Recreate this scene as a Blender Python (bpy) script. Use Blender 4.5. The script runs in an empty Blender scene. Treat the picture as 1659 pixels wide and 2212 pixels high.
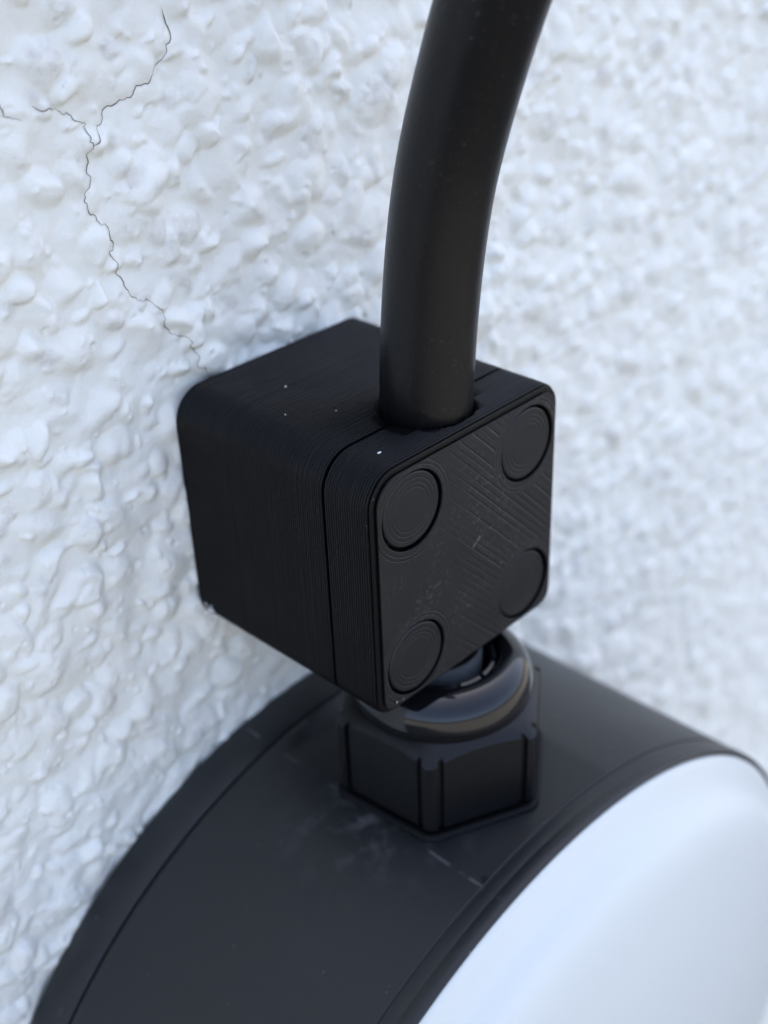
import bpy, bmesh, math, random
import numpy as np
from mathutils import Vector, Matrix

random.seed(7)
RNG = np.random.default_rng(11)
MM = 0.001
PI = math.pi
scene = bpy.context.scene
COL = scene.collection

# ------------------------------------------------------------------ camera
cam_d = bpy.data.cameras.new("camera")
cam = bpy.data.objects.new("camera", cam_d)
COL.objects.link(cam)
CAM = Vector((-92.963, -110.762, 79.052))
ROWS = ((0.6902369, -0.7227145, -0.0354507),      # right
        (0.3960658, 0.3363572, 0.8543979),        # up
        (0.6055616, 0.6037778, -0.5184086))       # forward
r_, u_, f_ = (Vector(v) for v in ROWS)
rot = Matrix(((r_.x, u_.x, -f_.x), (r_.y, u_.y, -f_.y), (r_.z, u_.z, -f_.z)))
cam.matrix_world = Matrix.Translation(CAM * MM) @ rot.to_4x4()
cam_d.sensor_fit = 'VERTICAL'
cam_d.sensor_height = 36.0
cam_d.sensor_width = 27.0
cam_d.lens = 2699.94 / 2212.0 * 36.0
cam_d.clip_start = 0.01
cam_d.clip_end = 2000.0
cam_d.dof.use_dof = True
cam_d.dof.focus_distance = 0.1315
cam_d.dof.aperture_fstop = 18.0
scene.camera = cam

# ------------------------------------------------------------------ sky, sun, exposure
SUN_ELEV = math.radians(52)
SUN_AZ = math.radians(25)           # compass bearing, +y = 0, clockwise: behind the wall, which stands in open shade
world = bpy.data.worlds.new("World")
scene.world = world
world.use_nodes = True
wn = world.node_tree
wn.nodes.clear()
sky = wn.nodes.new("ShaderNodeTexSky")
sky.sky_type = 'NISHITA'
sky.sun_disc = False
sky.sun_elevation = SUN_ELEV
sky.sun_rotation = SUN_AZ
sky.air_density = 0.65
sky.dust_density = 6.0
sky.ozone_density = 0.0
bg = wn.nodes.new("ShaderNodeBackground")
bg.inputs["Strength"].default_value = 0.13
wo = wn.nodes.new("ShaderNodeOutputWorld")
wn.links.new(sky.outputs[0], bg.inputs[0])
wn.links.new(bg.outputs[0], wo.inputs[0])

sun_d = bpy.data.lights.new("sun", 'SUN')
sun_d.energy = 4.0
sun_d.angle = math.radians(0.53)
sun_d.color = (1.0, 0.94, 0.86)
sun = bpy.data.objects.new("sun", sun_d)
COL.objects.link(sun)
to_sun = Vector((math.sin(SUN_AZ) * math.cos(SUN_ELEV), math.cos(SUN_AZ) * math.cos(SUN_ELEV), math.sin(SUN_ELEV)))
sun.rotation_euler = to_sun.to_track_quat('Z', 'Y').to_euler()

scene.view_settings.view_transform = 'Standard'
scene.view_settings.look = 'None'
scene.view_settings.gamma = 1.0
scene.view_settings.use_curve_mapping = False
scene.view_settings.exposure = 2.66
scene.render.engine = 'CYCLES'
scene.cycles.max_bounces = 8
scene.cycles.diffuse_bounces = 4


# ------------------------------------------------------------------ helpers
def link(o, parent=None):
    COL.objects.link(o)
    if parent is not None:
        o.parent = parent
    return o


def mesh_obj(name, verts, faces, mat, parent=None, smooth=True, sharp=None):
    me = bpy.data.meshes.new(name)
    me.from_pydata([(v[0] * MM, v[1] * MM, v[2] * MM) for v in verts], [], faces)
    me.validate()
    bm = bmesh.new()
    bm.from_mesh(me)
    bmesh.ops.recalc_face_normals(bm, faces=bm.faces)
    if smooth:
        for f in bm.faces:
            f.smooth = True
        if sharp is not None:
            lim = math.radians(sharp)
            for e in bm.edges:
                if len(e.link_faces) == 2 and e.calc_face_angle(0) > lim:
                    e.smooth = False
    bm.to_mesh(me)
    bm.free()
    me.materials.append(mat)
    return link(bpy.data.objects.new(name, me), parent)


def thing(name, label, cat, loc=(0, 0, 0)):
    o = bpy.data.objects.new(name, None)
    o.empty_display_size = 0.01
    o.location = tuple(c * MM for c in loc)
    o["label"] = label
    o["category"] = cat
    return link(o)


def loft(rings, cap0=True, cap1=True):
    n = len(rings[0])
    verts = [v for r in rings for v in r]
    faces = []
    for i in range(len(rings) - 1):
        a, b = i * n, (i + 1) * n
        for j in range(n):
            k = (j + 1) % n
            faces.append((a + j, a + k, b + k, b + j))
    if cap0:
        faces.append(tuple(range(n - 1, -1, -1)))
    if cap1:
        faces.append(tuple(range((len(rings) - 1) * n, len(rings) * n)))
    return verts, faces


def lathe_z(profile, c, n=96):
    """profile of (r, z), axis z through c=(x, y)"""
    rings = []
    for r, z in profile:
        rings.append([(c[0] + r * math.cos(2 * PI * j / n), c[1] + r * math.sin(2 * PI * j / n), z) for j in range(n)])
    return loft(rings, False, False)


def lathe_y(profile, c, n=128, cap0=False, cap1=False):
    """profile of (r, y), axis y through c=(x, z)"""
    rings = []
    for r, y in profile:
        rings.append([(c[0] + r * math.cos(2 * PI * j / n), y, c[1] + r * math.sin(2 * PI * j / n)) for j in range(n)])
    return loft(rings, cap0, cap1)


# ------------------------------------------------------------------ materials
def new_mat(name):
    m = bpy.data.materials.new(name)
    m.use_nodes = True
    nt = m.node_tree
    nt.nodes.clear()
    out = nt.nodes.new("ShaderNodeOutputMaterial")
    b = nt.nodes.new("ShaderNodeBsdfPrincipled")
    nt.links.new(b.outputs[0], out.inputs[0])
    return m, nt, b


def N(nt, kind, **kw):
    n = nt.nodes.new("ShaderNode" + kind)
    for k, v in kw.items():
        if k.startswith("_"):
            n.inputs[k[1:].replace("_", " ")].default_value = v
        else:
            setattr(n, k, v)
    return n


def L(nt, a, b):
    nt.links.new(a, b)


def noise(nt, co, scale, detail=3, rough=.55, dist=0.0):
    n = N(nt, "TexNoise", _Scale=scale, _Detail=detail, _Roughness=rough, _Distortion=dist)
    L(nt, co, n.inputs["Vector"])
    return n.outputs["Fac"]


def ramp(nt, fac, stops):
    r = N(nt, "ValToRGB")
    el = r.color_ramp.elements
    while len(el) < len(stops):
        el.new(.5)
    for e, (p, c) in zip(el, stops):
        e.position = p
        e.color = c if len(c) == 4 else (*c, 1)
    L(nt, fac, r.inputs[0])
    return r.outputs[0]


def g(v):
    return (v, v, v, 1)


def math_n(nt, op, a, b=None, c=None):
    n = N(nt, "Math", operation=op)
    for i, x in enumerate((a, b, c)):
        if x is None:
            continue
        if isinstance(x, (int, float)):
            n.inputs[i].default_value = x
        else:
            L(nt, x, n.inputs[i])
    return n.outputs[0]


def mixc(nt, fac, a, b):
    n = N(nt, "MixRGB")
    for i, x in enumerate((fac, a, b)):
        if isinstance(x, (int, float)):
            n.inputs[i].default_value = x
        elif isinstance(x, tuple):
            n.inputs[i].default_value = x if len(x) == 4 else (*x, 1)
        else:
            L(nt, x, n.inputs[i])
    return n.outputs[0]


def bump(nt, h, dist, strength=1.0, nrm=None):
    b = N(nt, "Bump", _Distance=dist, _Strength=strength)
    L(nt, h, b.inputs["Height"])
    if nrm is not None:
        L(nt, nrm, b.inputs["Normal"])
    return b.outputs[0]


def objco(nt):
    return N(nt, "TexCoord").outputs["Object"]


def mat_wall():
    m, nt, b = new_mat("white_painted_render")
    co = objco(nt)
    dirt = N(nt, "Attribute", attribute_name="dirt").outputs["Fac"]
    big = noise(nt, co, 45, 4)
    fine = noise(nt, co, 1500, 3, .6)
    pin = noise(nt, co, 2600, 1, .5)
    base = mixc(nt, ramp(nt, big, [(.35, g(0)), (.7, g(1))]), (.785, .775, .70), (.84, .835, .76))
    base = mixc(nt, math_n(nt, 'MULTIPLY', dirt, ramp(nt, noise(nt, co, 420, 4, .65), [(.40, g(0)), (.66, g(.8))])), base, (.56, .535, .49))
    spots = ramp(nt, pin, [(.70, g(0)), (.76, g(1))])
    patch = ramp(nt, noise(nt, co, 160, 2), [(.56, g(0)), (.68, g(1))])
    base = mixc(nt, math_n(nt, 'MULTIPLY', math_n(nt, 'MULTIPLY', spots, patch), .45), base, (.42, .39, .36))
    L(nt, base, b.inputs["Base Color"])
    b.inputs["Roughness"].default_value = .74
    n1 = bump(nt, noise(nt, co, 600, 4, .65), .00017, .8)
    n2 = bump(nt, fine, .00006, .8, n1)
    L(nt, n2, b.inputs["Normal"])
    return m


def mat_plain(name, col, rough, spec=.5, nscale=None, nd=0.0, coat=0):
    m, nt, b = new_mat(name)
    b.inputs["Base Color"].default_value = (*col, 1)
    b.inputs["Roughness"].default_value = rough
    b.inputs["Specular IOR Level"].default_value = spec
    if nscale:
        co = objco(nt)
        f = noise(nt, co, nscale, 3)
        L(nt, bump(nt, f, nd), b.inputs["Normal"])
        L(nt, mixc(nt, f, tuple(c * .8 for c in col), tuple(c * 1.2 for c in col)), b.inputs["Base Color"])
    return m


def mat_print(name, face=False):
    """matt black filament; face=True adds the diagonal top-layer strokes"""
    m, nt, b = new_mat(name)
    co = objco(nt)
    speck = noise(nt, co, 1900, 2, .5)
    specks = ramp(nt, speck, [(.73, g(0)), (.79, g(1))])
    cloud = noise(nt, co, 120, 4)
    if face:
        dust = math_n(nt, 'MULTIPLY', ramp(nt, cloud, [(.42, g(0)), (.62, g(1))]), ramp(nt, speck, [(.56, g(0)), (.72, g(1))]))
        base = mixc(nt, math_n(nt, 'MULTIPLY', dust, .16), (.0038, .0050, .0068), (.30, .29, .28))
    else:
        base = mixc(nt, math_n(nt, 'MULTIPLY', specks, .14), (.0012, .0014, .0020), (.35, .34, .33))
    L(nt, base, b.inputs["Base Color"])
    b.inputs["Specular IOR Level"].default_value = .42 if face else .20
    rgh = ramp(nt, cloud, [(.3, g(.36)), (.7, g(.50))])
    L(nt, rgh, b.inputs["Roughness"])
    n0 = bump(nt, noise(nt, co, 900, 3), .00004, .6)
    if face:
        sep = N(nt, "SeparateXYZ")
        L(nt, co, sep.inputs[0])
        s = math_n(nt, 'ADD', sep.outputs[0], sep.outputs[2])
        ph = math_n(nt, 'MULTIPLY', s, 2 * PI / (.00082 * 1.41421))
        wob = math_n(nt, 'MULTIPLY', noise(nt, co, 260, 2), 1.2)
        w = math_n(nt, 'SINE', math_n(nt, 'ADD', ph, wob))
        groove = math_n(nt, 'POWER', math_n(nt, 'MULTIPLY_ADD', w, .5, .5), 5.0)
        # the strokes fade out where the surface was ironed flat
        mx = ramp(nt, math_n(nt, 'ADD', math_n(nt, 'MULTIPLY_ADD', sep.outputs[0], 22.0, .42),
                             math_n(nt, 'MULTIPLY', noise(nt, co, 140, 3), .42)), [(.50, g(0)), (.72, g(1))])
        line = N(nt, "TexNoise", noise_dimensions='1D', _Scale=900.0, _Detail=1.0)
        L(nt, s, line.inputs["W"])
        groove = math_n(nt, 'MULTIPLY', groove, ramp(nt, line.outputs["Fac"], [(.38, g(.1)), (.62, g(1))]))
        h = math_n(nt, 'MULTIPLY', math_n(nt, 'MULTIPLY', groove, -1.0), mx)
        dmin = None
        for px_, pz_ in ((-.00977, .00968), (.00997, .00968), (-.00977, -.01008), (.00997, -.01008)):
            dd = math_n(nt, 'SQRT', math_n(nt, 'ADD', math_n(nt, 'POWER', math_n(nt, 'SUBTRACT', sep.outputs[0], px_), 2.0),
                                           math_n(nt, 'POWER', math_n(nt, 'SUBTRACT', sep.outputs[2], pz_), 2.0)))
            dmin = dd if dmin is None else math_n(nt, 'MINIMUM', dmin, dd)
        dm = math_n(nt, 'MULTIPLY', dmin, 100.0)
        h = math_n(nt, 'MULTIPLY', h, ramp(nt, dm, [(.60, g(0)), (.625, g(1))]))
        rings_ = ramp(nt, dm, [(.525, g(0)), (.535, g(1)), (.545, g(0)), (.575, g(0)), (.585, g(1)), (.595, g(0))])
        h = math_n(nt, 'SUBTRACT', h, math_n(nt, 'MULTIPLY', rings_, .6))
        n0 = bump(nt, h, .00006, 1.0, n0)
    L(nt, n0, b.inputs["Normal"])
    return m


def mat_cable():
    m, nt, b = new_mat("black_rubber_sheath")
    co = objco(nt)
    sp = noise(nt, co, 1700, 2, .6)
    cloud = noise(nt, co, 70, 4)
    d = math_n(nt, 'MULTIPLY', ramp(nt, sp, [(.60, g(0)), (.76, g(1))]), ramp(nt, cloud, [(.44, g(.05)), (.66, g(1))]))
    base = mixc(nt, math_n(nt, 'MULTIPLY', d, .10), (.002, .002, .0024), (.28, .27, .25))
    L(nt, base, b.inputs["Base Color"])
    L(nt, ramp(nt, cloud, [(.3, g(.30)), (.7, g(.40))]), b.inputs["Roughness"])
    b.inputs["Specular IOR Level"].default_value = .27
    L(nt, bump(nt, noise(nt, co, 1400, 3, .6), .00004, .7), b.inputs["Normal"])
    return m


def mat_housing():
    m, nt, b = new_mat("charcoal_satin_plastic")
    co = objco(nt)
    cloud = noise(nt, co, 60, 4)
    sm = noise(nt, co, 330, 6, .6)
    # whitish scuffs gathered around the foot of the gland and along the pad edge
    v = N(nt, "VectorMath", operation='DISTANCE')
    L(nt, co, v.inputs[0])
    v.inputs[1].default_value = (-.0115, -.0260, .0648)
    near = ramp(nt, math_n(nt, 'MULTIPLY', v.outputs["Value"], 55.0), [(.12, g(1)), (.85, g(0))])
    sc = math_n(nt, 'MULTIPLY', near, ramp(nt, sm, [(.50, g(0)), (.78, g(1))]))
    sepx = N(nt, "SeparateXYZ")
    L(nt, co, sepx.inputs[0])
    edge = math_n(nt, 'ABSOLUTE', math_n(nt, 'ADD', sepx.outputs[0], .0131))
    edge = ramp(nt, math_n(nt, 'MULTIPLY', edge, 1000.0), [(.05, g(1)), (.32, g(0))])
    up = ramp(nt, math_n(nt, 'MULTIPLY', sepx.outputs[2], 10.0), [(.60, g(0)), (.62, g(1))])
    worn = math_n(nt, 'MULTIPLY', math_n(nt, 'MULTIPLY', edge, up), ramp(nt, noise(nt, co, 230, 3), [(.48, g(0)), (.64, g(1))]))
    sc = math_n(nt, 'MAXIMUM', sc, worn)
    dots = math_n(nt, 'MULTIPLY', ramp(nt, noise(nt, co, 900, 1), [(.775, g(0)), (.80, g(1))]), .16)
    base = mixc(nt, ramp(nt, cloud, [(.3, g(0)), (.7, g(1))]), (.0058, .0074, .0094), (.0078, .0098, .0120))
    base = mixc(nt, math_n(nt, 'MULTIPLY', sc, .17), base, (.45, .46, .48))
    base = mixc(nt, dots, base, (.4, .4, .4))
    L(nt, base, b.inputs["Base Color"])
    L(nt, ramp(nt, cloud, [(.3, g(.40)), (.7, g(.47))]), b.inputs["Roughness"])
    L(nt, bump(nt, noise(nt, co, 1100, 3), .00003, .6), b.inputs["Normal"])
    return m


def mat_diffuser():
    m, nt, b = new_mat("opal_white_plastic")
    co = objco(nt)
    L(nt, mixc(nt, noise(nt, co, 30, 3), (.655, .675, .635), (.68, .70, .66)), b.inputs["Base Color"])
    b.inputs["Roughness"].default_value = .38
    b.inputs["Specular IOR Level"].default_value = .5
    b.inputs["Subsurface Weight"].default_value = .25
    b.inputs["Subsurface Radius"].default_value = (1, 1, 1)
    b.inputs["Subsurface Scale"].default_value = .002
    L(nt, bump(nt, noise(nt, co, 2200, 2), .000012, .5), b.inputs["Normal"])
    return m


def mat_ground():
    m, nt, b = new_mat("ground_bounce")
    co = objco(nt)
    c = mixc(nt, noise(nt, co, 3, 5), (.080, .080, .074), (.118, .117, .107))
    L(nt, c, b.inputs["Base Color"])
    b.inputs["Roughness"].default_value = .85
    L(nt, bump(nt, noise(nt, co, 60, 4), .004), b.inputs["Normal"])
    return m


M_WALL = mat_wall()
M_CRACK = mat_plain("crack_gap", (.24, .21, .18), .9, .2, 3000, .00002)  # warm grey of the thin ribbon drawn as the crack's dark gap
M_PRINT = mat_print("black_printed_plastic")
M_FACE = mat_print("black_printed_top_layer", True)
M_PLUG = mat_plain("black_printed_plug", (.0038, .005, .0068), .40, .40, 500, .00003)
M_CABLE = mat_cable()
M_HOUSE = mat_housing()
M_DIFF = mat_diffuser()
M_NUT = mat_plain("black_nylon_satin", (.003, .0035, .0045), .40, .30, 900, .00003)
M_COLLAR = mat_plain("black_sealing_collar", (.003, .0035, .0045), .6, .15, 900, .00003)
M_DOME = mat_plain("black_nylon_polished", (.004, .0045, .0055), .045, .5)
M_SEAL = mat_plain("black_neoprene", (.05, .052, .056), .75, .2, 1200, .00004)
M_FINGER = mat_plain("black_nylon_fingers", (.007, .008, .011), .25, .5)
M_SPECK = mat_plain("white_paint_specks", (.72, .72, .70), .6, .3)
M_SCRATCH = mat_plain("pale_scrape_dust", (.34, .28, .24), .8, .2)
M_GROUND = mat_ground()

# ------------------------------------------------------------------ stucco wall (relief in real geometry)
def hash2(ix, iz, k):
    h = (ix.astype(np.int64) * 374761393 + iz.astype(np.int64) * 668265263 + k * 974634577) & 0xFFFFFFFF
    h = ((h ^ (h >> 13)) * 1274126177) & 0xFFFFFFFF
    h = ((h ^ (h >> 16)) * 2246822519) & 0xFFFFFFFF
    h = h ^ (h >> 15)
    return (h & 0xFFFFFF).astype(np.float32) / np.float32(0xFFFFFF)


def vnoise(x, z, s, k):
    """gradient noise, wavelength s mm, about -0.7..0.7"""
    x = x / s
    z = z / s
    ix = np.floor(x)
    iz = np.floor(z)
    fx = (x - ix).astype(np.float32)
    fz = (z - iz).astype(np.float32)
    ux = fx * fx * fx * (fx * (fx * 6 - 15) + 10)
    uz = fz * fz * fz * (fz * (fz * 6 - 15) + 10)

    def gr(dx, dz):
        a = hash2(ix + dx, iz + dz, k) * np.float32(2 * PI)
        return np.cos(a) * (fx - dx) + np.sin(a) * (fz - dz)
    a = gr(0, 0) * (1 - ux) + gr(1, 0) * ux
    b = gr(0, 1) * (1 - ux) + gr(1, 1) * ux
    return a * (1 - uz) + b * uz


def sstep(a, b, t):
    t = np.clip((t - a) / (b - a), 0, 1)
    return t * t * (3 - 2 * t)


def lumps(x, z, s, k, prob, rmin, rmax, hmin, hmax, sharp):
    """scattered rounded lumps on a jittered grid of pitch s; returns the upper envelope and a dirt mask"""
    ix = np.floor(x / s)
    iz = np.floor(z / s)
    out = np.zeros(x.shape, np.float32)
    dirt = np.zeros(x.shape, np.float32)
    for dx in (-1, 0, 1):
        for dz in (-1, 0, 1):
            cx, cz = ix + dx, iz + dz
            px = (cx + hash2(cx, cz, k)) * s
            pz = (cz + hash2(cx, cz, k + 1)) * s
            r = s * (rmin + (rmax - rmin) * hash2(cx, cz, k + 2) ** 2)
            el = .55 + .45 * hash2(cx, cz, k + 3)
            an = hash2(cx, cz, k + 4) * PI
            hh = (hmin + (hmax - hmin) * hash2(cx, cz, k + 5)) * (hash2(cx, cz, k + 6) < prob)
            ca, sa = np.cos(an), np.sin(an)
            qx = ((x - px) * ca + (z - pz) * sa) / r
            qz = (-(x - px) * sa + (z - pz) * ca) / (r * el)
            t = np.clip(1 - (qx * qx + qz * qz), 0, 1)
            # rounded under the paint; some flatter on top, with a steeper rim
            flat = hash2(cx, cz, k + 8)
            t = np.where(flat < .4, sstep(0, 1.0, t), t ** sharp)
            p = hh * t * (1 - .25 * qz)
            out = np.maximum(out, p)
            dirt = np.maximum(dirt, np.where(hash2(cx, cz, k + 7) < .10, np.clip(t * 1.6, 0, 1), 0))
    return out, dirt


CR1 = [(-10.12, 57.36), (-9.72, 55.51), (-10.65, 53.96), (-11.07, 52.62), (-12.71, 51.34), (-13.38, 50.54), (-15.21, 50.19), (-15.67, 49.54), (-17.23, 49.24), (-18.19, 49.15), (-19.1, 48.07), (-20.0, 47.5), (-20.38, 46.49), (-21.34, 45.88)]
CR2 = [(-27.47, 51.08), (-26.18, 50.39), (-24.71, 50.17), (-24.09, 49.53), (-22.94, 49.14), (-22.13, 48.35), (-21.32, 47.95), (-21.44, 46.83), (-21.34, 45.88), (-21.74, 44.81), (-21.54, 44.06), (-22.08, 43.0), (-21.93, 42.25), (-22.77, 41.26), (-23.08, 40.37), (-22.78, 39.2), (-21.91, 38.12), (-20.9, 37.23), (-20.81, 36.08), (-20.44, 34.84), (-20.92, 33.82), (-20.62, 32.97), (-20.4, 31.6), (-19.91, 30.93), (-19.64, 29.8), (-19.06, 28.68), (-18.07, 28.02), (-17.29, 27.94), (-16.34, 26.88), (-15.52, 25.93), (-15.55, 24.69), (-15.05, 23.68), (-14.67, 22.94), (-13.75, 22.34), (-12.64, 21.88), (-12.4, 20.5), (-11.61, 19.5), (-11.61, 18.32), (-11.22, 17.38), (-10.32, 16.22), (-9.25, 14.92)]
CR3 = [(-32.23, 52.33), (-31.32, 51.98), (-30.86, 51.81), (-30.62, 50.63), (-29.82, 50.25), (-28.76, 49.82)]


def fractal(line, lev=2, amp=.16):
    pts = [np.array(p) for p in line]
    for _ in range(lev):
        q = []
        for a, b in zip(pts[:-1], pts[1:]):
            d = b - a
            n = np.array([-d[1], d[0]])
            q += [a, (a + b) / 2 + n * RNG.normal(0, amp)]
        pts = q + [pts[-1]]
    return np.array(pts)


CRACKS = [fractal(c) for c in (CR1, CR2, CR3)]


def wall_height(x, z):
    """relief in mm towards the viewer, and a dirt mask"""
    x = np.asarray(x, np.float64)
    z = np.asarray(z, np.float64)
    lo = vnoise(x, z, 10.0, 31) + .45 * vnoise(x, z, 5.0, 36)
    # thick coats sag a little: the lower edges of the lumps are the steep ones
    zz = z + .55 * lo
    wx = x + 1.25 * vnoise(x, zz, 5.0, 21) + .38 * vnoise(x, zz, 2.2, 22)
    wz = zz + 1.25 * vnoise(x, zz, 5.0, 23) + .38 * vnoise(x, zz, 2.2, 24)
    a, da = lumps(wx, wz, 5.6, 100, .85, .42, .88, .35, 1.35, 1.25)
    b, db = lumps(wx, wz, 3.4, 200, .72, .40, .85, .15, .85, 1.25)
    c, dc = lumps(wx, wz, 1.9, 300, .34, .30, .72, .05, .28, 1.6)
    e, de = lumps(wx + 3.1, wz - 1.7, 4.4, 400, .55, .40, .86, .20, 1.0, 1.25)
    h = np.logaddexp(np.logaddexp(a * 5, b * 5), e * 5) / 5 + c
    h = h + .22 * sstep(-.15, .40, vnoise(wx, wz, 4.4, 41)) + .60 * lo
    h = h + .10 * vnoise(wx, wz, 2.2, 34) + .038 * vnoise(x, z, 1.1, 35)
    d = np.maximum(da * np.clip(a * 1.2, 0, 1), db * .8)
    pit, _ = lumps(wx - 2.0, wz + 1.0, 1.7, 500, .10, .16, .42, .10, .35, 1.4)
    h = h - pit
    h = h * 1.3 - 1.33
    # the box and the lamp were pressed on: nothing of the coat stands proud along their edges
    ed = np.maximum(np.abs(x) - 16.1, np.abs(z) - 16.0)
    k = 1 - sstep(.6, 3.0, ed)
    er = np.hypot(x - 1.09, z + 102.07) - 66.2
    k = np.maximum(k, .7 * (1 - sstep(.6, 3.0, er)))
    h = h - k * np.clip(h - .05, 0, None) * .9
    return h, d


def crack_dip(x, z):
    out = np.zeros(x.shape, np.float32)
    for c in CRACKS:
        for a, b in zip(c[:-1], c[1:]):
            m = (x > min(a[0], b[0]) - 1) & (x < max(a[0], b[0]) + 1) & (z > min(a[1], b[1]) - 1) & (z < max(a[1], b[1]) + 1)
            if not m.any():
                continue
            px, pz = x[m], z[m]
            d = b - a
            t = np.clip(((px - a[0]) * d[0] + (pz - a[1]) * d[1]) / (d @ d), 0, 1)
            dd = (px - a[0] - t * d[0]) ** 2 + (pz - a[1] - t * d[1]) ** 2
            out[m] = np.maximum(out[m], 0.16 * np.exp(-dd / (2 * .22 ** 2)))
    return out


def axis(fine0, fine1, step, lo, hi, grow, mid_lo=None, mid_hi=None):
    a = list(np.arange(fine0, fine1, step))
    s, v = step, a[-1]
    while v < hi:
        s = min(s * grow, mid_hi if (mid_hi and v < 180) else 6.0)
        v += s
        a.append(v)
    s, v = step, a[0]
    while v > lo:
        s = min(s * grow, mid_lo if (mid_lo and v > -180) else 6.0)
        v -= s
        a.insert(0, v)
    return np.array(a)


LAMP_C = (1.09, -102.07)
xs = axis(-62, 46, .225, -420, 520, 1.018, None, .55)
zs = axis(-72, 66, .225, -420, 330, 1.018, .55, None)
X, Z = np.meshgrid(xs, zs)
Hh, Dt = wall_height(X.ravel(), Z.ravel())
xf, zf = X.ravel(), Z.ravel()
Hh = Hh - crack_dip(xf, zf)
nx, nz = len(xs), len(zs)
co = np.stack([xf, -Hh, zf], 1).astype(np.float32) * np.float32(MM)
ii = np.arange(nx * nz).reshape(nz, nx)
quads = np.stack([ii[:-1, :-1], ii[:-1, 1:], ii[1:, 1:], ii[1:, :-1]], -1).reshape(-1, 4)
# nothing but the lamp's inside lies behind the lamp, and nothing but the box's foot behind the box
qx, qz = xf[quads[:, 0]], zf[quads[:, 0]]
hid = (np.hypot(qx - LAMP_C[0], qz - LAMP_C[1]) < 62) | ((np.abs(qx) < 13) & (np.abs(qz) < 12.5))
quads = quads[~hid]
used = np.zeros(len(co), bool)
used[quads.ravel()] = True
remap = np.cumsum(used) - 1
quads = remap[quads]
co = co[used]
dirt_v = Dt[used].astype(np.float32)
me = bpy.data.meshes.new("stucco_wall")
me.vertices.add(len(co))
me.vertices.foreach_set("co", co.ravel())
me.loops.add(quads.size)
me.loops.foreach_set("vertex_index", quads.ravel().astype(np.int32))
me.polygons.add(len(quads))
me.polygons.foreach_set("loop_start", np.arange(0, quads.size, 4, dtype=np.int32))
me.polygons.foreach_set("loop_total", np.full(len(quads), 4, np.int32))
me.polygons.foreach_set("use_smooth", np.ones(len(quads), bool))
me.update(calc_edges=True)
at = me.attributes.new("dirt", 'FLOAT', 'POINT')
at.data.foreach_set("value", dirt_v)
me.materials.append(M_WALL)
wall = link(bpy.data.objects.new("stucco_wall", me))
wall["kind"] = "structure"
wall["label"] = "white painted roughcast wall with a thin branching crack"

# the rest of the facade, a plain sheet whose opening meets the modelled relief
x0, x1, z0, z1 = xs[0] + 3, xs[-1] - 3, zs[0] + 3, zs[-1] - 3
BX, BZ0, BZ1 = 6000, -1800, 2200
vv = [(-BX, 0, BZ0), (BX, 0, BZ0), (BX, 0, BZ1), (-BX, 0, BZ1), (x0, .2, z0), (x1, .2, z0), (x1, .2, z1), (x0, .2, z1)]
ff = [(0, 1, 5, 4), (1, 2, 6, 5), (2, 3, 7, 6), (3, 0, 4, 7)]
mesh_obj("wall_field", vv, ff, M_WALL, wall, smooth=False)
# unseen block behind the coat, added to stop sunlight leaking through its openings
vv = [(sx * BX, y, z) for y in (5, 260) for z in (BZ0, BZ1) for sx in (-1, 1)]
ff = [(0, 1, 3, 2), (4, 6, 7, 5), (0, 2, 6, 4), (1, 5, 7, 3), (2, 3, 7, 6), (0, 4, 5, 1)]
mesh_obj("wall_backing", vv, ff, M_WALL, wall, smooth=False)

for c in CRACKS:
    h, _ = wall_height(c[:, 0], c[:, 1])
    h = h - crack_dip(c[:, 0], c[:, 1])
    n = len(c)
    w = .048 + .08 * vnoise(c[:, 0] * 1.0, c[:, 1], 1.3, 77)
    w = np.clip(w, .022, .13)
    w[:3] *= np.linspace(.3, 1, 3)
    w[-3:] *= np.linspace(1, .3, 3)
    verts, faces = [], []
    for i in range(n):
        d = c[min(i + 1, n - 1)] - c[max(i - 1, 0)]
        d = d / (np.hypot(*d) + 1e-9)
        nn = np.array([-d[1], d[0]])
        for s in (-1, 0, 1):
            p = c[i] + nn * s * w[i]
            verts.append((p[0], -(h[i] + (.085 if s else .08)), p[1]))
    for i in range(n - 1):
        for s in (0, 1):
            a = i * 3 + s
            faces.append((a, a + 1, a + 4, a + 3))
    mesh_obj("crack", verts, faces, M_CRACK, wall)

gm = bpy.data.meshes.new("ground")
gm.from_pydata([(-300, -300, -1.8), (300, -300, -1.8), (300, 300, -1.8), (-300, 300, -1.8)], [], [(0, 1, 2, 3)])
gm.materials.append(M_GROUND)
ground = link(bpy.data.objects.new("ground", gm))  # unseen ground sheet, added for bounce light and glossy reflections
ground["kind"] = "structure"

# ------------------------------------------------------------------ printed cable clamp
W2, H2, D = 16.12, 16.0, 32.2
SEAM = -24.95
PITCH = .35


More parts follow.
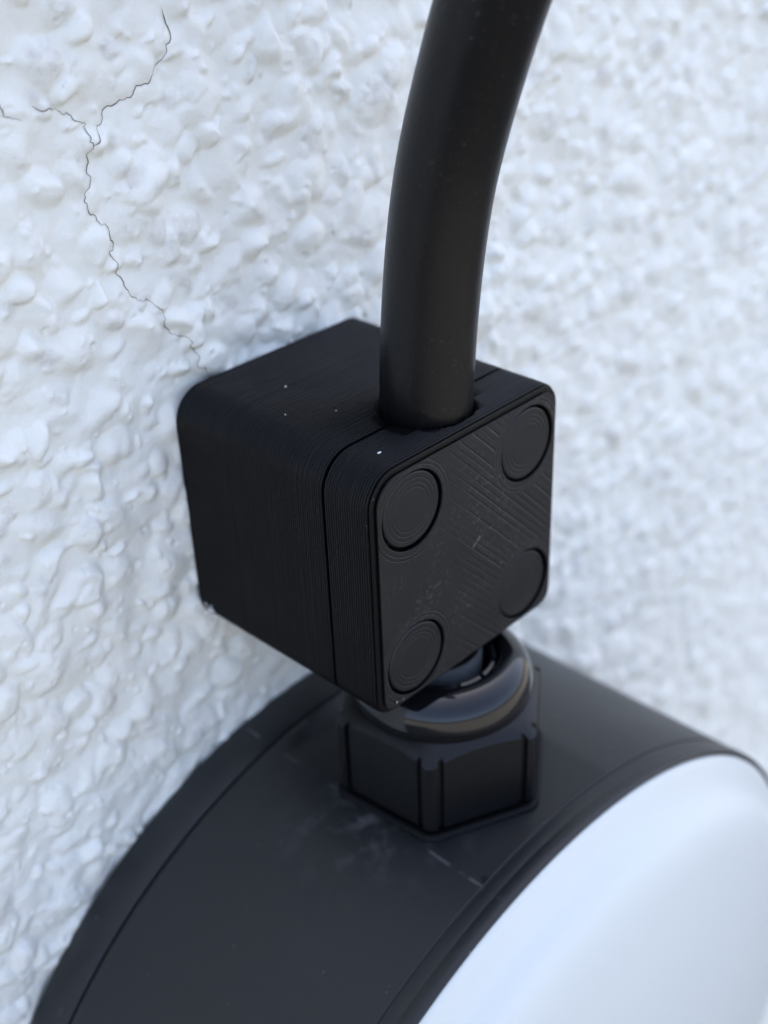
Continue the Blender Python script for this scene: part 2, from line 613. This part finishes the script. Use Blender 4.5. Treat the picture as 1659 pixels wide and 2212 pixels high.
def section(inset, y, jit=0.0, seed=0):
    """rounded square, top radius larger than the bottom one"""
    rt, rr, rb = 4.3, 3.3, 2.7
    pts = []

    def arc(cx, cz, r, a0, a1, n):
        for i in range(n + 1):
            a = a0 + (a1 - a0) * i / n
            pts.append((cx + r * math.cos(a), cz + r * math.sin(a)))

    def line(p, q, n):
        for i in range(1, n):
            t = i / n
            pts.append((p[0] + (q[0] - p[0]) * t, p[1] + (q[1] - p[1]) * t))
    w, h = W2 - inset, H2 - inset
    a_t, a_r, a_b = max(rt - inset, .3), max(rr - inset, .3), max(rb - inset, .3)
    arc(w - a_r, h - a_r, a_r, 0, PI / 2, 9)
    line((w - a_r, h), (-w + a_t, h), 10)
    arc(-w + a_t, h - a_t, a_t, PI / 2, PI, 9)
    line((-w, h - a_t), (-w, -h + a_b), 10)
    arc(-w + a_b, -h + a_b, a_b, PI, 1.5 * PI, 7)
    line((-w + a_b, -h), (w - a_b, -h), 10)
    arc(w - a_b, -h + a_b, a_b, 1.5 * PI, 2 * PI, 7)
    line((w, -h + a_b), (w, h - a_r), 10)
    return [(p[0], y, p[1]) for p in pts]


def layered(y_back, y_front, fillet=0.0):
    """stack of printed layers from y_back towards the viewer"""
    rings = []
    n = int(round((y_back - y_front) / PITCH))
    for i in range(n):
        ya = y_back - (y_back - y_front) * i / n
        yb = y_back - (y_back - y_front) * (i + 1) / n
        ym = (ya + yb) / 2
        off = random.gauss(0, .010)
        deep = .15 + (.02 if random.random() < .06 else 0) + random.random() * .012
        base = 0.0
        if fillet:
            t = max(0.0, fillet - (yb - y_front) - .04)
            base = fillet - math.sqrt(max(fillet * fillet - t * t, 0))
        if fillet and i == n - 1:
            base = fillet * .80
        for t, k in ((.0, 1.0), (.14, .42), (.32, .1), (.5, 0.0), (.68, .1), (.86, .42)):
            rings.append(section(base + off + deep * k, ya + (yb - ya) * t))
    rings.append(section(base + off + (.02 if fillet else .05), y_front))
    return rings


def boolean_cut(obj, cutter):
    md = obj.modifiers.new("cut", 'BOOLEAN')
    md.object = cutter
    md.operation = 'DIFFERENCE'
    md.solver = 'EXACT'
    dg = bpy.context.evaluated_depsgraph_get()
    new = bpy.data.meshes.new_from_object(obj.evaluated_get(dg))
    obj.modifiers.clear()
    old = obj.data
    obj.data = new
    new.name = old.name
    bpy.data.meshes.remove(old)


clamp = thing("cable_clamp", "square black 3D-printed clamp box with four round plugs, gripping the cable on the white wall", "cable clamp", (0, 0, 0))
v, f = loft(layered(.15, SEAM + .2))
body = mesh_obj("clamp_body", v, f, M_PRINT, clamp, sharp=50)

# cover: layered skin, back wall, front face with four plug holes
rings = layered(SEAM - .2, -D, 1.15)
v, f = loft(rings, True, False)
n = len(rings[0])
front = rings[-1]
PLX, PLZ, HR = 9.87, 9.88, 4.74
centres = [(sx * PLX + .1, sz * PLZ - .2) for sz in (1, -1) for sx in (-1, 1)]
bm = bmesh.new()
bv = [bm.verts.new(p) for p in v]
for fc in f:
    bm.faces.new([bv[i] for i in fc])
edges = []
outer = bv[-n:]
for i in range(n):
    e = bm.edges.get((outer[i], outer[(i + 1) % n])) or bm.edges.new((outer[i], outer[(i + 1) % n]))
    edges.append(e)
NH = 56
walls = []
for cx, cz in centres:
    r0 = [bm.verts.new((cx + (HR + .11) * math.cos(2 * PI * k / NH), -D, cz + (HR + .11) * math.sin(2 * PI * k / NH))) for k in range(NH)]
    r1 = [bm.verts.new((cx + HR * math.cos(2 * PI * k / NH), -D + .10, cz + HR * math.sin(2 * PI * k / NH))) for k in range(NH)]
    r2 = [bm.verts.new((cx + HR * math.cos(2 * PI * k / NH), -D + 1.6, cz + HR * math.sin(2 * PI * k / NH))) for k in range(NH)]
    for k in range(NH):
        edges.append(bm.edges.new((r0[k], r0[(k + 1) % NH])))
    for k in range(NH):
        k2 = (k + 1) % NH
        bm.faces.new((r0[k], r0[k2], r1[k2], r1[k]))
        bm.faces.new((r1[k], r1[k2], r2[k2], r2[k]))
    bm.faces.new(r2)
res = bmesh.ops.triangle_fill(bm, use_beauty=True, use_dissolve=False, edges=edges)
flat = [x for x in res["geom"] if isinstance(x, bmesh.types.BMFace)]
# the fill also covers the holes: remove what lies inside one
kill = []
for fc in flat:
    c = fc.calc_center_median()
    if any(math.hypot(c.x - cx, c.z - cz) < HR * .98 and all(math.hypot(q.co.x - cx, q.co.z - cz) < HR + .2 for q in fc.verts) for cx, cz in centres):
        kill.append(fc)
if kill:
    bmesh.ops.delete(bm, geom=kill, context='FACES_ONLY')
bmesh.ops.recalc_face_normals(bm, faces=bm.faces)
for vt in bm.verts:
    vt.co *= MM
for fc in bm.faces:
    fc.smooth = True
for e in bm.edges:
    if len(e.link_faces) == 2 and e.calc_face_angle(0) > math.radians(40):
        e.smooth = False
for fc in bm.faces:
    c = fc.calc_center_median()
    fc.material_index = 1 if (abs(fc.normal.y) > .95 and c.y < (-D + .05) * MM) else 0
me = bpy.data.meshes.new("clamp_cover")
bm.to_mesh(me)
bm.free()
me.materials.append(M_PRINT)
me.materials.append(M_FACE)
cover = link(bpy.data.objects.new("clamp_cover", me), clamp)

# bore for the cable, cut out of both halves
CX, CY, CR = .4, -25.0, 5.3
v, f = lathe_z([(CR + .38, 24), (CR + .38, -24)], (CX, CY), 64)
f += [tuple(range(63, -1, -1)), tuple(range(64, 128))]
cut = mesh_obj("bore", v, f, M_PRINT)
bpy.context.view_layer.update()
boolean_cut(body, cut)
boolean_cut(cover, cut)
bpy.data.objects.remove(cut)

# plugs, ringed by the nozzle's circular strokes
PD = -D + .15
prof = [(.0001, PD)]
for r in (2.62, 3.15, 3.68):
    prof += [(r - .11, PD), (r - .04, PD + .025), (r + .04, PD + .025), (r + .11, PD)]
prof += [(4.24, PD), (4.37, PD + .07), (4.43, PD + .15), (4.45, PD + 1.3)]
prof = [(r, y) for r, y in prof]
plug_mesh = None
for cx, cz in centres:
    if plug_mesh is None:
        v, f = lathe_y(prof, (0, 0), 64)
        o = mesh_obj("screw_plug", v, f, M_PLUG, cover, sharp=12)
        plug_mesh = o.data
        o.location = (cx * MM, 0, cz * MM)
    else:
        o = link(bpy.data.objects.new("screw_plug", plug_mesh), cover)
        o.location = (cx * MM, random.uniform(-.05, .06) * MM, cz * MM)
    o.rotation_euler = (random.uniform(-.006, .006), random.uniform(0, 6), random.uniform(-.006, .006))


def blob(name, pos, r, mat, parent, squash=(1, 1, 1), seed=0):
    bm = bmesh.new()
    bmesh.ops.create_icosphere(bm, subdivisions=2, radius=1)
    rr = random.Random(seed)
    for vt in bm.verts:
        k = 1 + rr.uniform(-.3, .3)
        vt.co = Vector((vt.co.x * squash[0] * k, vt.co.y * squash[1] * k, vt.co.z * squash[2] * k)) * r
    vs = [(vt.co.x + pos[0], vt.co.y + pos[1], vt.co.z + pos[2]) for vt in bm.verts]
    fs = [tuple(q.index for q in fc.verts) for fc in bm.faces]
    bm.free()
    return mesh_obj(name, vs, fs, mat, parent)


# flecks of wall paint on the box
SP = [(-10.9, -28.6, 16.0, .19, (1.3, .8, .5)), (-6.3, -8.9, 16.0, .13, (1.2, .8, .4)), (-11.2, -14.2, 15.95, .10, (1, 1, .5)),
      (-6.9, -18.0, 16.0, .07, (1, 1, .5)),
      (-13.3, -32.15, -14.5, .13, (1, .5, 1)), (-12.2, -32.15, -14.7, .11, (1, .5, 1))]
for i, (x, y, z, r, sq) in enumerate(SP):
    blob("paint_fleck", (x, y, z), r, M_SPECK, clamp, sq, i)
for i in range(9):
    blob("plaster_crumb", (-16.05 + random.uniform(-.1, .1), -.9 - random.random() * 1.6, -13.2 - i * .22 + random.uniform(-.3, .3)),
         random.uniform(.14, .34), M_SPECK, clamp, (.7, 1, 1), 50 + i)
for i in range(7):
    t = i / 6 - .5
    blob("scrape_mark", (.75 + t * 1.15, -D - .004, .55 + t * .95 + random.uniform(-.05, .05)), random.uniform(.05, .10), M_SCRATCH, cover, (1.3, .15, .9), 90 + i)
blob("scrape_mark", (5.4, -D - .004, -4.6), .09, M_SCRATCH, cover, (1.6, .12, .5), 98)

# ------------------------------------------------------------------ cable
cab = [(.4, -25.6, -24), (.4, -25.1, -6), (.4, -25.0, 8), (.45, -25.0, 16), (1.1, -25.25, 28), (1.9, -26.4, 40), (2.5, -28.4, 48.5), (2.9, -32.2, 59.8),
       (3.2, -37.4, 72), (3.6, -43.5, 90), (4.0, -48, 115), (4.5, -49, 150), (5, -47, 200), (5, -44, 270)]
P3 = [np.array(p, float) for p in cab]


def catmull(P, sub):
    out = []
    Q = [2 * P[0] - P[1]] + P + [2 * P[-1] - P[-2]]
    for i in range(1, len(Q) - 2):
        p0, p1, p2, p3 = Q[i - 1:i + 3]
        for s in range(sub):
            t = s / sub
            out.append(.5 * (2 * p1 + (p2 - p0) * t + (2 * p0 - 5 * p1 + 4 * p2 - p3) * t * t + (3 * p1 - p0 - 3 * p2 + p3) * t ** 3))
    out.append(P[-1])
    return out


cl = catmull(P3, 8)
for _ in range(24):
    cl = [cl[0]] + [(cl[i - 1] + 2 * cl[i] + cl[i + 1]) / 4 for i in range(1, len(cl) - 1)] + [cl[-1]]
rings = []
NR = 56
for i, p in enumerate(cl):
    t = cl[min(i + 1, len(cl) - 1)] - cl[max(i - 1, 0)]
    t = t / np.linalg.norm(t)
    a = np.array([1., 0, 0])
    a = a - t * (a @ t)
    a /= np.linalg.norm(a)
    b = np.cross(t, a)
    rings.append([tuple(p + CR * (math.cos(2 * PI * k / NR) * a + math.sin(2 * PI * k / NR) * b)) for k in range(NR)])
v, f = loft(rings)
cable = mesh_obj("power_cable", v, f, M_CABLE, None, sharp=60)
cable["label"] = "thick round black rubber cable running up out of the clamp box"
cable["category"] = "cable"

# ------------------------------------------------------------------ cable gland
GX, GY = 1.09, -26.11
GP = 3.7633
PADZ = LAMP_C[1] + math.sqrt(66.18 ** 2 - 13.17 ** 2)       # -37.21
gland = thing("cable_gland", "black hexagonal plastic cable gland with a glossy domed top, screwed into the lamp", "cable gland", (GX, GY, PADZ))
RC = 14.45
AP = RC * math.cos(PI / 6)


def hex_outline(rc, groove, blunt=.45, nside=14):
    pts = []
    L0 = rc
    for k in range(6):
        a0, a1 = GP + k * PI / 3, GP + (k + 1) * PI / 3
        p, q = np.array([math.cos(a0), math.sin(a0)]) * rc, np.array([math.cos(a1), math.sin(a1)]) * rc
        d = (q - p) / np.linalg.norm(q - p)
        nrm = np.array([math.cos((a0 + a1) / 2), math.sin((a0 + a1) / 2)])
        ln = np.linalg.norm(q - p)
        st = [(blunt, 0)]
        if groove:
            e = 1.55
            st += [(e - .42, 0), (e - .36, -.62), (e + .30, -.62), (e + .40, -.10)]
            for i in range(1, nside):
                s = e + .40 + (ln - 2 * e - .80) * i / nside
                st.append((s, -.10))
            st += [(ln - e - .40, -.10), (ln - e - .30, -.62), (ln - e + .36, -.62), (ln - e + .42, 0)]
        else:
            for i in range(1, nside):
                st.append((blunt + (ln - 2 * blunt) * i / nside, 0))
        st.append((ln - blunt, 0))
        for s, dp in st:
            pts.append(p + d * s + nrm * dp)
    return pts


NUT_B, CONE_R, CONE_Z = PADZ + 1.25, 11.55, -23.75


def cone_z(r):
    return CONE_Z - max(r - CONE_R, 0) * .62


out = hex_outline(RC, True)
rings = [[(GX + p[0] * .965, GY + p[1] * .965, NUT_B - .3) for p in out],
         [(GX + p[0] * .985, GY + p[1] * .985, NUT_B) for p in out],
         [(GX + p[0], GY + p[1], NUT_B + .25) for p in out],
         [(GX + p[0], GY + p[1], cone_z(math.hypot(*p)) - .18) for p in out],
         [(GX + p[0] * .985, GY + p[1] * .985, cone_z(math.hypot(*p) * .985)) for p in out],
         [(GX + CONE_R * p[0] / math.hypot(*p), GY + CONE_R * p[1] / math.hypot(*p), CONE_Z) for p in out],
         [(GX + (CONE_R - .5) * p[0] / math.hypot(*p), GY + (CONE_R - .5) * p[1] / math.hypot(*p), CONE_Z - .15) for p in out]]
v, f = loft(rings, False, False)
off = lambda vs: [(a - GX, b - GY, c - PADZ) for a, b, c in vs]
nut = mesh_obj("hex_nut", off(v), f, M_NUT, gland, sharp=32)
# lower collar, a rounded hexagonal bead pressed on the pad
o2 = hex_outline(RC + .75, False, .8)
rings = []
for s, z in ((.985, PADZ - .05), (1.0, PADZ + .2), (.995, PADZ + .5), (.975, PADZ + .68), (.95, PADZ + .72), (.93, PADZ + .66), (.90, PADZ + .5), (.80, PADZ + .5)):
    rings.append([(p[0] * s, p[1] * s, z - PADZ) for p in o2])
v, f = loft(rings, False, False)
mesh_obj("base_collar", v, f, M_COLLAR, gland, sharp=50)
# polished dome
prof = [(11.1, -24.5), (11.40, -24.1), (11.58, -23.4), (11.70, -22.6), (11.66, -21.8), (11.46, -20.9), (11.1, -20.1), (10.55, -19.4), (9.85, -18.85), (9.1, -18.45),
        (8.4, -18.25), (7.9, -18.25), (7.6, -18.42), (7.45, -18.8), (7.4, -19.4), (7.35, -25)]
pr = []
pa = [np.array((a, 0, b)) for a, b in prof]
for q in catmull(pa, 4):
    pr.append((q[0], q[2] - PADZ))
v, f = lathe_z(pr, (0, 0), 128)
mesh_obj("dome", v, f, M_DOME, nut)
# clamping fingers round the seal
NF = 12
for k in range(NF):
    a0, a1 = 2 * PI * (k + .10) / NF, 2 * PI * (k + .90) / NF
    sec = []
    for r, z in ((7.3, -25), (7.28, -19.7), (7.0, -18.95), (6.65, -18.8), (6.3, -19.2), (6.2, -25)):
        sec.append([(r * math.cos(a0 + (a1 - a0) * t), r * math.sin(a0 + (a1 - a0) * t), z - PADZ) for t in (0, .33, .67, 1)])
    vs = [p for s in sec for p in s]
    fs = []
    for i in range(5):
        for j in range(3):
            fs.append((i * 4 + j, i * 4 + j + 1, i * 4 + j + 5, i * 4 + j + 4))
    fs.append(tuple(i * 4 for i in range(6)))
    fs.append(tuple(i * 4 + 3 for i in range(5, -1, -1)))
    mesh_obj("clamp_finger", vs, fs, M_FINGER, gland, sharp=35)
v, f = lathe_z([(5.42, 14), (5.42, 19.5), (5.7, 19.75), (5.98, 19.5), (6.08, 18.6), (6.1, 14)], (-.3, .8), 64)
mesh_obj("rubber_seal", v, f, M_SEAL, gland)

# ------------------------------------------------------------------ round lamp
lamp = thing("wall_lamp", "round black bulkhead lamp with a white diffuser, mounted on the wall below the clamp box", "lamp", (LAMP_C[0], 0, LAMP_C[1]))
RL = 66.15
prof = [(RL - 1.5, .6), (RL - .35, .35), (RL - .12, .1), (RL, -.3), (RL, -5.75), (RL - .12, -5.98), (RL - .75, -6.02), (RL - .75, -6.42), (RL - .12, -6.46), (RL, -6.7)]
prof += [(RL, -6.7 - (43.7 - 6.7) * i / 40) for i in range(1, 41)]
prof += [(RL, -43.95), (RL - .06, -44.06), (RL - .22, -44.10), (RL - .22, -44.34), (RL - .10, -44.40), (RL - .06, -44.5), (RL - .06, -45.7), (RL - .10, -46.0), (RL - .3, -46.02)]
NL = 512
padh = math.sqrt(66.18 ** 2 - 13.17 ** 2)
rings = []
for r, y in prof:
    ring = []
    lim = 1e9
    if -43.75 <= y <= -6.69:
        t = min(max((-6.6 - y) / 2.6, 0), 1)
        lim = RL + (padh - RL) * (t * t * (3 - 2 * t))
    for j in range(NL):
        a = 2 * PI * j / NL
        x, z = r * math.cos(a), r * math.sin(a)
        ring.append((x, y, min(z, lim)))
    rings.append(ring)
v, f = loft(rings, False, False)
mesh_obj("housing", v, f, M_HOUSE, lamp, sharp=28)
prof = [(RL - .5, -45.9), (RL - .12, -46.04), (RL + .03, -46.07), (RL + .10, -46.17), (RL + .07, -47.2), (RL + .02, -47.7), (RL - .07, -47.9), (RL - .25, -48.03), (RL - .5, -48.04), (RL - .62, -47.95), (RL - .66, -46)]
v, f = lathe_y(prof, (0, 0), 384)
mesh_obj("front_rim", v, f, M_HOUSE, lamp, sharp=40)
prof = [(65.4, -46.4), (65.38, -47.6), (65.15, -48.15), (64.4, -48.7), (63.3, -49.3), (62.2, -49.95), (61.3, -50.6), (60.6, -51.35), (60.0, -52.15), (59.3, -52.95), (58.4, -53.65),
        (57.0, -54.35), (54.5, -55.2), (50, -56.3), (44, -57.5), (36, -58.8), (26, -59.9), (14, -60.6), (5, -60.8), (.01, -60.82)]
pa = [np.array((a, b, 0)) for a, b in prof]
pr = [(max(q[0], .001), q[1]) for q in catmull(pa, 5)]
v, f = lathe_y(pr, (0, 0), 256)
mesh_obj("diffuser", v, f, M_DIFF, lamp)
